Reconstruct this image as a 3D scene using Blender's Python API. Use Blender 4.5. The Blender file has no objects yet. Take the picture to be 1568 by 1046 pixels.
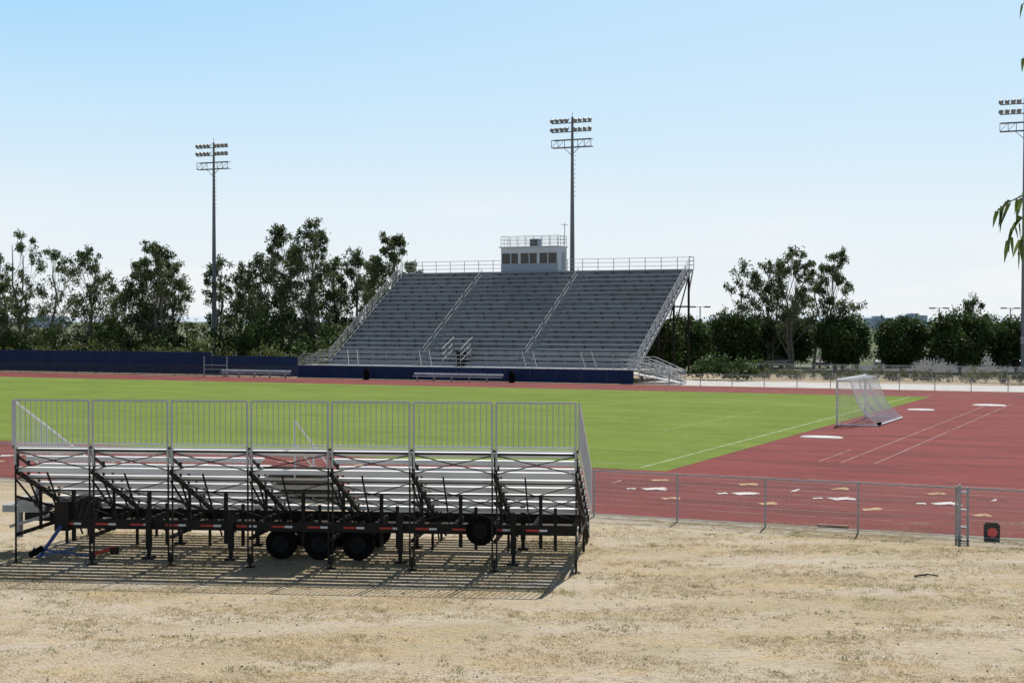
import bpy, math, random
import numpy as np
from mathutils import Vector, noise
random.seed(3); rng=np.random.default_rng(5)
S=bpy.context.scene
# ------------------------------------------------------------------ materials
def mat(name, col, rough=0.7, metal=0.0, var=0.0, scale=3.0, col2=None, bump=0.0, bscale=20.0, spec=0.5):
    m=bpy.data.materials.new(name); m.use_nodes=True
    nt=m.node_tree; b=nt.nodes['Principled BSDF']
    b.inputs['Roughness'].default_value=rough; b.inputs['Metallic'].default_value=metal
    b.inputs['Specular IOR Level'].default_value=spec
    tc=nt.nodes.new('ShaderNodeTexCoord')
    n=nt.nodes.new('ShaderNodeTexNoise'); n.inputs['Scale'].default_value=scale; n.inputs['Detail'].default_value=6
    nt.links.new(tc.outputs['Object'],n.inputs['Vector'])
    r=nt.nodes.new('ShaderNodeValToRGB'); r.color_ramp.elements[0].position=0.3; r.color_ramp.elements[1].position=0.7
    c2=col2 if col2 else tuple(c*(1-var) for c in col)
    r.color_ramp.elements[0].color=(*c2,1); r.color_ramp.elements[1].color=(*col,1)
    nt.links.new(n.outputs['Fac'],r.inputs['Fac']); nt.links.new(r.outputs['Color'],b.inputs['Base Color'])
    if bump>0:
        n2=nt.nodes.new('ShaderNodeTexNoise'); n2.inputs['Scale'].default_value=bscale; n2.inputs['Detail'].default_value=4
        nt.links.new(tc.outputs['Object'],n2.inputs['Vector'])
        bp=nt.nodes.new('ShaderNodeBump'); bp.inputs['Strength'].default_value=bump; bp.inputs['Distance'].default_value=0.05
        nt.links.new(n2.outputs['Fac'],bp.inputs['Height']); nt.links.new(bp.outputs['Normal'],b.inputs['Normal'])
    return m

def layered(name, base, layers, rough=0.9, bump=None, spec=0.2):
    """layers: (color, scale, detail, lo, hi, stretch(x,y,z), strength)"""
    m=bpy.data.materials.new(name); m.use_nodes=True
    nt=m.node_tree; b=nt.nodes['Principled BSDF']; b.inputs['Roughness'].default_value=rough
    b.inputs['Specular IOR Level'].default_value=spec
    tc=nt.nodes.new('ShaderNodeTexCoord'); prev=None
    for i,(c,sc,de,lo,hi,st,am) in enumerate(layers):
        mp=nt.nodes.new('ShaderNodeMapping'); mp.inputs['Scale'].default_value=st; mp.inputs['Location'].default_value=(i*13.1,i*7.7,0)
        nt.links.new(tc.outputs['Object'],mp.inputs['Vector'])
        n=nt.nodes.new('ShaderNodeTexNoise'); n.inputs['Scale'].default_value=sc; n.inputs['Detail'].default_value=de; n.inputs['Roughness'].default_value=0.6
        nt.links.new(mp.outputs['Vector'],n.inputs['Vector'])
        mr=nt.nodes.new('ShaderNodeMapRange'); mr.inputs['From Min'].default_value=lo; mr.inputs['From Max'].default_value=hi; mr.inputs['To Max'].default_value=am
        nt.links.new(n.outputs['Fac'],mr.inputs['Value'])
        mx=nt.nodes.new('ShaderNodeMix'); mx.data_type='RGBA'
        nt.links.new(mr.outputs['Result'],mx.inputs['Factor'])
        if prev is None: mx.inputs['A'].default_value=(*base,1)
        else: nt.links.new(prev,mx.inputs['A'])
        mx.inputs['B'].default_value=(*c,1); prev=mx.outputs['Result']
    nt.links.new(prev,b.inputs['Base Color'])
    if bump:
        n2=nt.nodes.new('ShaderNodeTexNoise'); n2.inputs['Scale'].default_value=bump[0]; n2.inputs['Detail'].default_value=6
        nt.links.new(tc.outputs['Object'],n2.inputs['Vector'])
        bp=nt.nodes.new('ShaderNodeBump'); bp.inputs['Strength'].default_value=bump[1]; bp.inputs['Distance'].default_value=0.06
        nt.links.new(n2.outputs['Fac'],bp.inputs['Height']); nt.links.new(bp.outputs['Normal'],b.inputs['Normal'])
    return m

def mesh_mat(name, col, cell=0.07, wire=0.14, metal=0.4, back=None):
    """woven wire: diamond pattern, real open holes"""
    m=bpy.data.materials.new(name); m.use_nodes=True; nt=m.node_tree
    b=nt.nodes['Principled BSDF']; b.inputs['Base Color'].default_value=(*col,1); b.inputs['Roughness'].default_value=0.5; b.inputs['Metallic'].default_value=metal
    out=nt.nodes['Material Output']
    tc=nt.nodes.new('ShaderNodeTexCoord'); sp=nt.nodes.new('ShaderNodeSeparateXYZ'); nt.links.new(tc.outputs['Object'],sp.inputs[0])
    def M(op,a,bv=None):
        n=nt.nodes.new('ShaderNodeMath'); n.operation=op
        for i,v in enumerate((a,bv)):
            if v is None: continue
            if isinstance(v,(int,float)): n.inputs[i].default_value=v
            else: nt.links.new(v,n.inputs[i])
        return n.outputs[0]
    xy=M('ADD',sp.outputs[0],sp.outputs[1])
    a=M('FRACT',M('DIVIDE',M('ADD',xy,sp.outputs[2]),cell)); c=M('FRACT',M('DIVIDE',M('SUBTRACT',xy,sp.outputs[2]),cell))
    f=M('MAXIMUM',M('LESS_THAN',a,wire),M('LESS_THAN',c,wire))
    t=nt.nodes.new('ShaderNodeBsdfTransparent'); mx=nt.nodes.new('ShaderNodeMixShader')
    nt.links.new(f,mx.inputs[0]); nt.links.new(t.outputs[0],mx.inputs[1]); nt.links.new(b.outputs[0],mx.inputs[2]); nt.links.new(mx.outputs[0],out.inputs[0])
    return m

def leaf_mat(name, dark, light, transl=0.3):
    m=bpy.data.materials.new(name); m.use_nodes=True; nt=m.node_tree; b=nt.nodes['Principled BSDF']; b.inputs['Roughness'].default_value=0.6
    b.inputs['Specular IOR Level'].default_value=0.25
    g=nt.nodes.new('ShaderNodeNewGeometry'); tc=nt.nodes.new('ShaderNodeTexCoord'); n=nt.nodes.new('ShaderNodeTexNoise'); n.inputs['Scale'].default_value=0.45; n.inputs['Detail'].default_value=3
    nt.links.new(tc.outputs['Object'],n.inputs['Vector'])
    ad=nt.nodes.new('ShaderNodeMath'); ad.operation='MULTIPLY_ADD'; ad.inputs[1].default_value=0.5
    nt.links.new(g.outputs['Random Per Island'],ad.inputs[0]); 
    sb=nt.nodes.new('ShaderNodeMath'); sb.operation='SUBTRACT'; sb.inputs[1].default_value=0.22; nt.links.new(n.outputs['Fac'],sb.inputs[0]); nt.links.new(sb.outputs[0],ad.inputs[2])
    r=nt.nodes.new('ShaderNodeValToRGB'); r.color_ramp.elements[0].position=0.2; r.color_ramp.elements[1].position=0.85
    r.color_ramp.elements[0].color=(*dark,1); r.color_ramp.elements[1].color=(*light,1)
    nt.links.new(ad.outputs[0],r.inputs['Fac']); nt.links.new(r.outputs['Color'],b.inputs['Base Color'])
    t=nt.nodes.new('ShaderNodeBsdfTranslucent'); nt.links.new(r.outputs['Color'],t.inputs['Color'])
    mx=nt.nodes.new('ShaderNodeMixShader'); mx.inputs[0].default_value=transl
    nt.links.new(b.outputs[0],mx.inputs[1]); nt.links.new(t.outputs[0],mx.inputs[2]); nt.links.new(mx.outputs[0],nt.nodes['Material Output'].inputs[0])
    return m

# ------------------------------------------------------------------ mesh builder
class MB:
    def __init__(s): s.v=[]; s.f=[]; s.m=[]
    def poly(s,pts,m=0):
        k=len(s.v); s.v+= [tuple(p) for p in pts]; s.f.append(tuple(range(k,k+len(pts)))); s.m.append(m)
    def box(s,x0,x1,y0,y1,z0,z1,m=0):
        k=len(s.v); s.v+=[(x0,y0,z0),(x1,y0,z0),(x1,y1,z0),(x0,y1,z0),(x0,y0,z1),(x1,y0,z1),(x1,y1,z1),(x0,y1,z1)]
        for q in ((0,3,2,1),(4,5,6,7),(0,1,5,4),(1,2,6,5),(2,3,7,6),(3,0,4,7)): s.f.append(tuple(k+i for i in q)); s.m.append(m)
    def tube(s,p,q,r,m=0,n=6,r2=None,cap=True):
        p=Vector(p); q=Vector(q); d=(q-p)
        if d.length<1e-6: return
        d.normalize(); a=d.cross(Vector((0,0,1)) if abs(d.z)<0.9 else Vector((1,0,0))).normalized(); b=d.cross(a)
        r2=r if r2 is None else r2; k=len(s.v)
        for c,rr in ((p,r),(q,r2)):
            for i in range(n):
                t=2*math.pi*(i+.5)/n; s.v.append(tuple(c+a*math.cos(t)*rr+b*math.sin(t)*rr))
        for i in range(n):
            j=(i+1)%n; s.f.append((k+i,k+j,k+n+j,k+n+i)); s.m.append(m)
        if cap:
            s.f.append(tuple(k+i for i in range(n))[::-1]); s.m.append(m); s.f.append(tuple(k+n+i for i in range(n))); s.m.append(m)
    def beam(s,p,q,w,h,m=0):
        p=Vector(p); q=Vector(q); d=(q-p).normalized(); a=d.cross(Vector((0,0,1)) if abs(d.z)<0.95 else Vector((1,0,0))).normalized(); b=a.cross(d)
        k=len(s.v)
        for c in (p,q):
            for i,j in ((-1,-1),(1,-1),(1,1),(-1,1)): s.v.append(tuple(c+a*i*w/2+b*j*h/2))
        for qd in ((0,1,5,4),(1,2,6,5),(2,3,7,6),(3,0,4,7),(3,2,1,0),(4,5,6,7)): s.f.append(tuple(k+i for i in qd)); s.m.append(m)
    def obj(s,name,mats,loc=(0,0,0),rz=0,smooth=False,parent=None):
        me=bpy.data.meshes.new(name); me.from_pydata(s.v,[],s.f)
        for x in mats: me.materials.append(x)
        me.polygons.foreach_set('material_index',s.m)
        if smooth: me.polygons.foreach_set('use_smooth',[True]*len(s.f))
        me.update(); o=bpy.data.objects.new(name,me); S.collection.objects.link(o); o.location=loc; o.rotation_euler=(0,0,rz)
        if parent: o.parent=parent
        return o

def quads(name, V, material, parent=None, n=4):
    V=np.asarray(V,dtype=np.float32).reshape(-1,3); N=len(V)//n
    me=bpy.data.meshes.new(name); me.vertices.add(len(V)); me.vertices.foreach_set('co',V.ravel())
    me.loops.add(len(V)); me.loops.foreach_set('vertex_index',np.arange(len(V),dtype=np.int32))
    me.polygons.add(N); me.polygons.foreach_set('loop_start',np.arange(0,len(V),n,dtype=np.int32)); me.polygons.foreach_set('loop_total',np.full(N,n,dtype=np.int32))
    me.materials.append(material); me.update(calc_edges=True); me.validate()
    o=bpy.data.objects.new(name,me); S.collection.objects.link(o)
    if parent: o.parent=parent
    return o

def leaves(C, length, width, droop=0.6):
    N=len(C); d=rng.normal(size=(N,3)); d/=np.linalg.norm(d,axis=1)[:,None]; d[:,2]-=droop; d/=np.linalg.norm(d,axis=1)[:,None]
    e=rng.normal(size=(N,3)); e-= (e*d).sum(1)[:,None]*d; e/=np.linalg.norm(e,axis=1)[:,None]
    L=(length*rng.uniform(.6,1.3,N))[:,None]; W=(width*rng.uniform(.6,1.3,N))[:,None]
    return np.stack([C-d*L/2, C+e*W/2, C+d*L/2, C-e*W/2],axis=1)

# ------------------------------------------------------------------ frames (metres)
CAMH=5.66
ANG=math.radians(-25.2)
O=(5.76,54.9)                       # near right corner of the grass pitch
U=(math.cos(ANG),math.sin(ANG)); Vv=(-math.sin(ANG),math.cos(ANG))
def W(lx,ly): return (O[0]+lx*U[0]+ly*Vv[0], O[1]+lx*U[1]+ly*Vv[1])
FL=(O[0],O[1],0)

# ------------------------------------------------------------------ mats
M_al=mat('aluminium',(0.72,0.73,0.74),0.5,0.15,0.12,2.0)
M_plank=mat('aluminium_plank',(0.74,0.745,0.75),0.55,0.1,0.22,1.2)
M_galv=mat('galvanised_steel',(0.42,0.43,0.44),0.6,0.25,0.25,6)
M_dark=mat('dark_steel',(0.020,0.019,0.018),0.75,0.1,0.4,5,col2=(0.036,0.028,0.022),spec=.2)
M_rub=mat('rubber',(0.009,0.009,0.009),0.95,0,0.3,spec=.05)
M_rim=mat('wheel_rim',(0.02,0.02,0.02),0.8,0.1,0.3,spec=.1)
M_red=mat('red_reflective',(0.55,0.03,0.02),0.35,0,0.2)
M_white=mat('white_paint',(0.8,0.8,0.78),0.5,0,0.12)
M_tan=mat('tan_panel',(0.30,0.26,0.20),0.7,0,0.35,1.5)
M_blue=mat('navy_windscreen',(0.025,0.043,0.115),0.85,0,0.3,0.8,bump=0.4,bscale=2,spec=.2)
M_bluepaint=mat('blue_jack',(0.03,0.07,0.25),0.4)
M_conc=mat('concrete',(0.62,0.60,0.56),0.85,0,0.2,0.5)
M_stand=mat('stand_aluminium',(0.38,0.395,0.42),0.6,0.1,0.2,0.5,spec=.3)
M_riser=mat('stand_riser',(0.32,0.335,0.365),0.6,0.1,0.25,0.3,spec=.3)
M_brk=mat('seat_bracket',(0.16,0.17,0.19),0.6,0.1,0.2)
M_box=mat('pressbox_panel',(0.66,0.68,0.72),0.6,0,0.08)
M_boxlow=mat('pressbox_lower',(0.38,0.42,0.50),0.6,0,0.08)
M_glass=mat('window_glass',(0.09,0.075,0.06),0.3,0,0.3,2)
M_bark=mat('bark',(0.32,0.28,0.22),0.9,0,0.5,2,bump=0.5)
M_pole=mat('pole_steel',(0.20,0.21,0.23),0.6,0.2,0.2)
M_lamp=mat('lamp_housing',(0.30,0.31,0.33),0.5,0.3,0.2)
M_wood=mat('weathered_wood',(0.33,0.20,0.11),0.8,0,0.4,8)
M_link=mesh_mat('chain_link',(0.38,0.38,0.38),0.075,0.085)
M_linkd=mesh_mat('dark_chain_link',(0.05,0.06,0.07),0.10,0.16)
M_euc=leaf_mat('eucalyptus_leaves',(0.035,0.056,0.022),(0.165,0.200,0.085),0.38)
M_fic=leaf_mat('dense_leaves',(0.02,0.045,0.011),(0.09,0.135,0.035),0.28)
M_shr=leaf_mat('shrub_leaves',(0.05,0.075,0.02),(0.19,0.20,0.07),0.3)
M_straw=leaf_mat('dry_grass_blades',(0.40,0.31,0.17),(0.70,0.59,0.38),0.45)
M_weed=leaf_mat('green_weeds',(0.15,0.165,0.06),(0.32,0.32,0.13),0.4)

M_ground=layered('dry_ground',(0.48,0.385,0.255),[
    ((0.55,0.475,0.365),0.13,5,0.42,0.58,(1,2.6,1),0.95),
    ((0.36,0.31,0.18),0.28,6,0.50,0.66,(1,2.0,1),0.70),
    ((0.56,0.42,0.22),0.6,6,0.50,0.66,(1,2.2,1),0.65),
    ((0.60,0.53,0.42),0.35,3,0.56,0.66,(0.35,2.6,1),0.6),
    ((0.27,0.21,0.13),5.0,8,0.50,0.66,(1,1.6,1),0.65),
    ((0.66,0.57,0.42),17.0,6,0.50,0.64,(1,1.3,1),0.6),
    ((0.20,0.16,0.10),26.0,4,0.55,0.66,(1,1.3,1),0.70)],0.95,(14,1.0),0.05)
M_grass=layered('pitch_grass',(0.170,0.245,0.042),[
    ((0.240,0.295,0.065),0.05,4,0.40,0.65,(1,3,1),0.8),
    ((0.125,0.200,0.034),0.22,5,0.45,0.66,(1,2.4,1),0.8),
    ((0.29,0.30,0.10),1.1,6,0.50,0.70,(1,2,1),0.6),
    ((0.09,0.15,0.02),7,6,0.48,0.75,(1,1,1),0.65)],0.95,(14,0.8),0.05)
M_track=layered('track_surface',(0.205,0.041,0.036),[
    ((0.250,0.056,0.047),0.12,5,0.42,0.65,(1,2.5,1),0.8),
    ((0.130,0.030,0.029),0.20,6,0.50,0.60,(0.7,2.8,1),0.75),
    ((0.31,0.13,0.11),1.6,6,0.56,0.76,(1,1.6,1),0.45),
    ((0.14,0.030,0.026),12.0,6,0.50,0.8,(1,1,1),0.45)],0.8,(40,0.15),0.07)
M_line=layered('faded_line_paint',(0.50,0.42,0.38),[((0.25,0.085,0.075),1.3,6,0.40,0.64,(1,1,1),0.95)],0.8,None,.1)
M_gline=layered('grass_line_paint',(0.46,0.52,0.34),[((0.22,0.30,0.08),1.3,6,0.40,0.66,(1,1,1),0.9)],0.9)
M_mark=layered('worn_marking_paint',(0.74,0.72,0.68),[((0.23,0.055,0.045),1.6,6,0.48,0.58,(1,1,1),0.92)],0.8,None,.1)
M_markt=layered('worn_yellow_paint',(0.55,0.39,0.21),[((0.23,0.055,0.045),1.9,6,0.46,0.58,(1,1,1),0.95)],0.8,None,.1)
M_asph=mat('asphalt',(0.09,0.09,0.09),0.9,0,0.3,0.5,spec=.1)
M_hill=mat('haze_tinted_hill',(0.60,0.68,0.76),1,0,0.1,0.002,spec=0)  # aerial perspective painted into the base colour, pale blue
M_bldg=mat('haze_tinted_wall',(0.50,0.58,0.66),0.9,0,0.1,0.1)  # wall colour carries a painted bluish distance haze
M_land=layered('distant_land',(0.12,0.15,0.08),[((0.22,0.24,0.18),0.01,5,.45,.6,(1,3,1),.8),((0.30,0.31,0.30),0.03,4,.56,.64,(1,4,1),.8)],1.0,None,0)

# ------------------------------------------------------------------ ground
def sheet(name,pts,z,m,frame=True):
    b=MB(); b.poly([(x,y,z) for x,y in pts]); return b.obj(name,[m],FL if frame else (0,0,0),ANG if frame else 0)
b=MB(); R=6000
b.poly([(-R,-400,0),(R,-400,0),(R,R,0),(-R,R,0)]); b.obj('ground',[M_ground])
pts=[(-190,-12.2),(12,-12.2)]
for i in range(1,24):
    t=-math.pi/2+math.pi*i/24; pts.append((12+44*math.cos(t),28.2+40.4*math.sin(t)))
pts+=[(12,68.6),(-190,68.6)]
sheet('running_track',pts,0.004,M_track)
sheet('grass_field',[(-150,0),(-0.0,0),(0,58.6),(-150,58.6)],0.008,M_grass)
sheet('concrete_pavement',[(-27,69.3),(90,69.3),(90,80),(-27,80)],0.006,M_conc)
sheet('parking_lot_pavement',[(-20,104),(140,104),(140,200),(-20,200)],0.010,M_asph)
sheet('distant_land_terrain',[(-3500,98),(3500,98),(3500,5200),(-3500,5200)],0.005,M_land)
sheet('fence_mow_strip_pavement',[(-60,-13.25),(40,-13.25),(40,-12.25),(-60,-12.25)],0.005,layered('dusty_strip',(0.36,0.32,0.26),[((0.22,0.19,0.12),2.2,6,.45,.60,(1,1,1),.9),((0.5,.44,.35),6,6,.5,.7,(1,1,1),.7)],0.95,None,.05))
b=MB()
for k in range(0,9):
    y=-0.5-1.22*k; b.poly([(-150,y-.025,.012),(14,y-.025,.012),(14,y+.025,.012),(-150,y+.025,.012)])
    y=59.1+1.1*k; b.poly([(-150,y-.03,.012),(14,y-.03,.012),(14,y+.03,.012),(-150,y+.03,.012)])
for k in range(0,9):
    r=28.8+1.22*k; P=[]
    for i in range(0,41):
        t=-math.pi/2+math.pi*i/40; P.append((14+r*math.cos(t),29.3+(r+.5)*math.sin(t)*1.0))
    for i in range(40):
        a=P[i];c=P[i+1]; dx=c[0]-a[0];dy=c[1]-a[1];l=math.hypot(dx,dy); nx=-dy/l*.025;ny=dx/l*.025
        b.poly([(a[0]-nx,a[1]-ny,.0125),(c[0]-nx,c[1]-ny,.0125),(c[0]+nx,c[1]+ny,.0125),(a[0]+nx,a[1]+ny,.0125)])
def seg(b,p,q,w,z=.0135,m=0):
    dx=q[0]-p[0];dy=q[1]-p[1];l=math.hypot(dx,dy);nx=-dy/l*w/2;ny=dx/l*w/2
    b.poly([(p[0]-nx,p[1]-ny,z),(q[0]-nx,q[1]-ny,z),(q[0]+nx,q[1]+ny,z),(p[0]+nx,p[1]+ny,z)],m)
seg(b,(5.2,6),(5.2,52),.05); seg(b,(6.5,6),(6.5,52),.05); seg(b,(4.3,6.2),(4.3,12),.05); seg(b,(12.5,6),(12.5,40),.05); seg(b,(13.8,6),(13.8,40),.05)
b.obj('track_lane_markings',[M_line],FL,ANG)
b=MB()
seg(b,(-1.3,0.8),(-1.3,58),.10); 
for y in (2.0,56.5): seg(b,(-120,y),(-1.4,y),.08,.0135)
seg(b,(-6.8,19),(-6.8,38),.05);seg(b,(-6.7,19),(-1.4,19),.05,.0137);seg(b,(-6.7,38),(-1.4,38),.05,.0137)
seg(b,(-17.8,8),(-17.8,49),.05);seg(b,(-17.7,8),(-1.4,8),.05,.0137);seg(b,(-17.7,49),(-1.4,49),.05,.0137)
b.obj('pitch_line_markings',[M_gline],FL,ANG)
b=MB()
def tri(cx,cy,w,d,m):
    z=.0165
    P=[(cx-w*.5,cy-d*.1),(cx-w*.15,cy-d*.5),(cx+w*.1,cy-d*.2),(cx+w*.5,cy-d*.35),(cx+w*.35,cy+d*.2),(cx+w*.05,cy+d*.5),(cx-w*.2,cy+d*.25)]
    b.poly([(x+random.uniform(-.05,.05),y+random.uniform(-.05,.05),z) for x,y in P],m)
for k in range(-9,9):
    x=1.6+3.15*k
    tri(x,-5.6,1.0,1.1,0); tri(x-.75,-5.9,.35,.5,0)
    tri(x-.7,-3.0,.7,.9,1); tri(x-1.8,-7.9,.65,.9,1)
    if k%2: tri(x+1.2,-4.2,.12,1.2,0)
b.obj('exchange_zone_markings',[M_mark,M_markt],FL,ANG)

def disc(name,wx,wy,rx,ry,h,m):
    b=MB(); n=20; base=[(rx*math.cos(2*math.pi*i/n),ry*math.sin(2*math.pi*i/n)) for i in range(n)]
    b.poly([(x*.93,y*.93,h) for x,y in base])
    for i in range(n):
        j=(i+1)%n; p,q=base[i],base[j]; b.poly([(p[0],p[1],.005),(q[0],q[1],.005),(q[0]*.93,q[1]*.93,h),(p[0]*.93,p[1]*.93,h)])
    return b.obj(name,[m],(wx,wy,0),ANG)
M_pad=mat('pad_vinyl',(0.62,0.61,0.58),0.7,0,0.35,1.5)
disc('white_landing_pad',14.9,70.7,1.05,.7,.05,M_pad); disc('white_landing_pad',25.7,92.3,.85,.8,.05,M_pad); disc('white_landing_pad',31.6,97.2,1.1,.9,.05,M_pad)

# ------------------------------------------------------------------ fences
def fence(name,x0,x1,ly,h,sp,mlink,mpost,r=0.03,bottom=False,mid=False,off=0):
    b=MB(); x=x0+off
    while x<=x1+1e-3:
        b.tube((x,ly,0),(x,ly,h+.03),r,0,8); x+=sp
    b.tube((x0,ly,h),(x1,ly,h),r*.8,0,8)
    if bottom: b.tube((x0,ly,.08),(x1,ly,.08),r*.4,0,6)
    if mid: b.tube((x0,ly,h/2),(x1,ly,h/2),r*.7,0,6)
    b.poly([(x0,ly-r-.004,.04),(x1,ly-r-.004,.04),(x1,ly-r-.004,h),(x0,ly-r-.004,h)],1)
    return b.obj(name,[mpost,mlink],FL,ANG)
fence('chain_link_fence',4.85-2.52*22,4.85+2.52*8,-12.95,1.33,2.52,M_link,M_galv,.026,True)
b=MB()
b.tube((12.5,-13.02,0),(12.5,-13.02,1.42),.042,0,10); b.tube((12.70,-12.95,0),(12.70,-12.95,1.36),.03,0,8)
for z in (.3,.75,1.2): b.box(12.46,12.74,-13.06,-12.92,z,z+.04,0)
b.tube((12.5,-13.02,.05),(12.5,-13.02,.12),.08,0,10)
b.obj('gate_post',[M_galv],FL,ANG)
fence('far_chain_link_fence',-26.5,70,68.9,1.0,2.8,M_link,M_galv,.035,False)
fence('far_dark_fence',-160,-62,68.9,1.15,2.6,M_linkd,M_dark,.03,False)
b=MB()
for x in (-73.0,-70.2): b.tube((x,68.7,0),(x,68.7,2.0),.06,0,8); b.box(x-.1,x+.1,68.6,68.8,0,.05,0)
for z in (.15,.7,1.12): b.tube((-73.0,68.7,z),(-70.2,68.7,z),.025,0,6)
b.obj('field_gate',[M_galv],FL,ANG)
b=MB()
b.box(-170,-74.0,71.2,71.26,.05,2.35); b.box(-73.9,-63.5,71.2,71.26,.05,2.0)
x=-170
while x<-63: b.tube((x,71.32,0),(x,71.32,2.45),.05,1,6); x+=3
b.obj('blue_windscreen_fence',[M_blue,M_galv],FL,ANG)
b=MB()
for i in range(14):
    x0=-62+i*2.5; b.box(x0+.02,x0+2.48,68.88,68.93,.03,1.22)
    b.tube((x0,68.95,0),(x0,68.95,1.3),.035,1,6)
b.tube((-62,68.95,1.26),(-27,68.95,1.26),.03,1,6)
b.obj('blue_padded_fence',[M_blue,M_galv],FL,ANG)
fence('parking_lot_fence',-22,80,84,1.5,3,M_link,M_galv,.03)

# ------------------------------------------------------------------ grandstand
b=MB(); L=33.1; NR=20; T=.75; RI=.462; y0=2.0; z0=1.55
AIS=(10.4,21.5)
b.box(0,L,0,y0,1.12,1.2,0)
b.box(0,L,.02,.06,.1,1.1,1)
for i in range(NR):
    y=y0+i*T; z=z0+i*RI
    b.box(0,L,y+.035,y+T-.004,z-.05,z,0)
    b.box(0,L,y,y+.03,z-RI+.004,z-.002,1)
    segs=[(0.15,AIS[0]-.65),(AIS[0]+.65,AIS[1]-.65),(AIS[1]+.65,L-.15)]
    for a,c in segs:
        b.box(a,c,y+T-.34,y+T-.06,z+.36,z+.40,0)
        b.box(a,c,y+T-.345,y+T-.342,z+.29,z+.40,0)
        x=a+.5+(.45 if i%2 else 0)
        while x<c: b.box(x,x+.04,y+T-.24,y+T-.08,z,z+.36,4); x+=1.8
    for ax in AIS: b.box(ax-.5,ax+.5,y-.34,y-.002,z-RI/2-.04,z-RI/2,0)
ztop=z0+NR*RI; yt=y0+NR*T
b.box(0,L,yt,yt+1.4,ztop-.08,ztop,0)
b.box(0,L,yt-.02,yt-.004,ztop-RI,ztop-.002,1)
def rail(b,p,q,h,sp,m=2,r=.03,nr=3,post=.035):
    p=Vector(p);q=Vector(q);n=max(1,round((q-p).length/sp))
    for i in range(n+1):
        c=p.lerp(q,i/n); b.tube(c,c+Vector((0,0,h)),post,m,6)
    for k in range(nr):
        o=Vector((0,0,h*(k+1)/nr)); b.tube(p+o,q+o,r,m,6)
rail(b,(0,.05,1.2),(12.4,.05,1.2),1.45,1.6,2,.025,3); rail(b,(17,.05,1.2),(L,.05,1.2),1.45,1.6,2,.025,3)
rail(b,(12.4,.05,1.2),(17,.05,1.2),1.1,1.5)
rail(b,(0,yt+1.4,ztop),(L,yt+1.4,ztop),1.25,1.7,2,.025)
for xx in (0,L):
    rail(b,(xx,y0,z0),(xx,yt,ztop),1.1,1.5,2,.03,4,.03); rail(b,(xx,0,1.2),(xx,y0,1.2),1.4,1,2,.03)
    rail(b,(xx,yt,ztop),(xx,yt+1.4,ztop),1.25,1.4)
    b.beam((xx,y0-.3,z0-.5),(xx,yt+.2,ztop-.25),.12,.36,2)
for ax in AIS:
    i=1
    while i<NR-1:
        a=Vector((ax,y0+i*T,z0+i*RI)); c=Vector((ax,y0+(i+2.4)*T,z0+(i+2.4)*RI))
        for p in (a,c): b.tube(p,p+Vector((0,0,.95)),.028,2,6)
        for h in (.5,.95): b.tube(a+Vector((0,0,h)),c+Vector((0,0,h)),.028,2,6)
        i+=3
for xx in (13.9,15.9):
    rail(b,(xx,.1,1.2),(xx,2.6,2.3),1.7,1.2,2,.03,3)
rail(b,(13.9,2.6,2.3),(15.9,2.6,2.3),1.5,.7,2,.03,3)
b.box(14.5,15.4,1.9,2.5,1.2,2.6,3)
for xx in (2.2,10.4,21.5,27.5):
    b.tube((xx,1.9,2.7),(xx+1.2,.2,1.3),.035,2,6);b.tube((xx+1.1,1.9,2.7),(xx+2.3,.2,1.3),.035,2,6)
for i in range(8):
    x=.1+i*(L-.2)/7
    for s_ in (3.5,8,12.5,yt+.1):
        z=z0+(s_-y0)/T*RI-.45
        b.box(x-.09,x+.09,s_-.09,s_+.09,0,z,3)
    b.beam((x,12.5,4.5),(x,yt+.1,ztop-.7),.1,.1,3); b.beam((x,8,.5),(x,12.5,z0+(12.5-y0)/T*RI-.5),.1,.1,3)
    b.beam((x,yt+.1,ztop-2.4),(x,yt+1.38,ztop-.16),.1,.14,2)
    b.beam((x,yt+.1,ztop-.2),(x,yt+1.4,ztop-.2),.1,.2,2)
for z in (3.5,7): b.beam((0,yt+.2,z),(L,yt+.2,z),.1,.16,3)
sx,sy=W(-61.8,72.4)
stand=b.obj('grandstand',[M_stand,M_riser,M_galv,M_dark,M_brk],(sx,sy,0),ANG)
b=MB(); px0,px1,py0,py1=11.9,18.5,yt+.35,yt+2.7; pz=ztop+.002
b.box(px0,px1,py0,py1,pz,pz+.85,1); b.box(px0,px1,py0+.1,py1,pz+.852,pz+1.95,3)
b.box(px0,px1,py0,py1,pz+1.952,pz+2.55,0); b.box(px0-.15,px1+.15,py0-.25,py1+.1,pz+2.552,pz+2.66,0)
for x in np.linspace(px0+.06,px1-.06,7): b.box(x-.05,x+.05,py0+.01,py0+.098,pz+.853,pz+1.951,0)
b.box(px0+2.0,px0+2.3,py0+.005,py0+.097,pz+.853,pz+1.951,0);b.box(px0+4.2,px0+4.5,py0+.005,py0+.097,pz+.853,pz+1.951,0)
b.box(px1+.002,px1+.04,py0,py1,pz,pz+2.55,0); b.box(px1+.042,px1+.06,py0+1.0,py0+1.9,pz+.2,pz+2.1,1)
for a_,c_ in (((px0,py0),(px1,py0)),((px0,py1),(px1,py1)),((px0,py0),(px0,py1)),((px1,py0),(px1,py1))):
    rail(b,(a_[0],a_[1],pz+2.66),(c_[0],c_[1],pz+2.66),1.1,.9,2,.022,3,.025)
b.box(px0+3.0,px0+4.0,py0+.8,py0+1.7,pz+2.66,pz+3.5,1); b.box(px0+3.1,px0+3.9,py0+.79,py0+.798,pz+2.75,pz+3.4,3)
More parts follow.
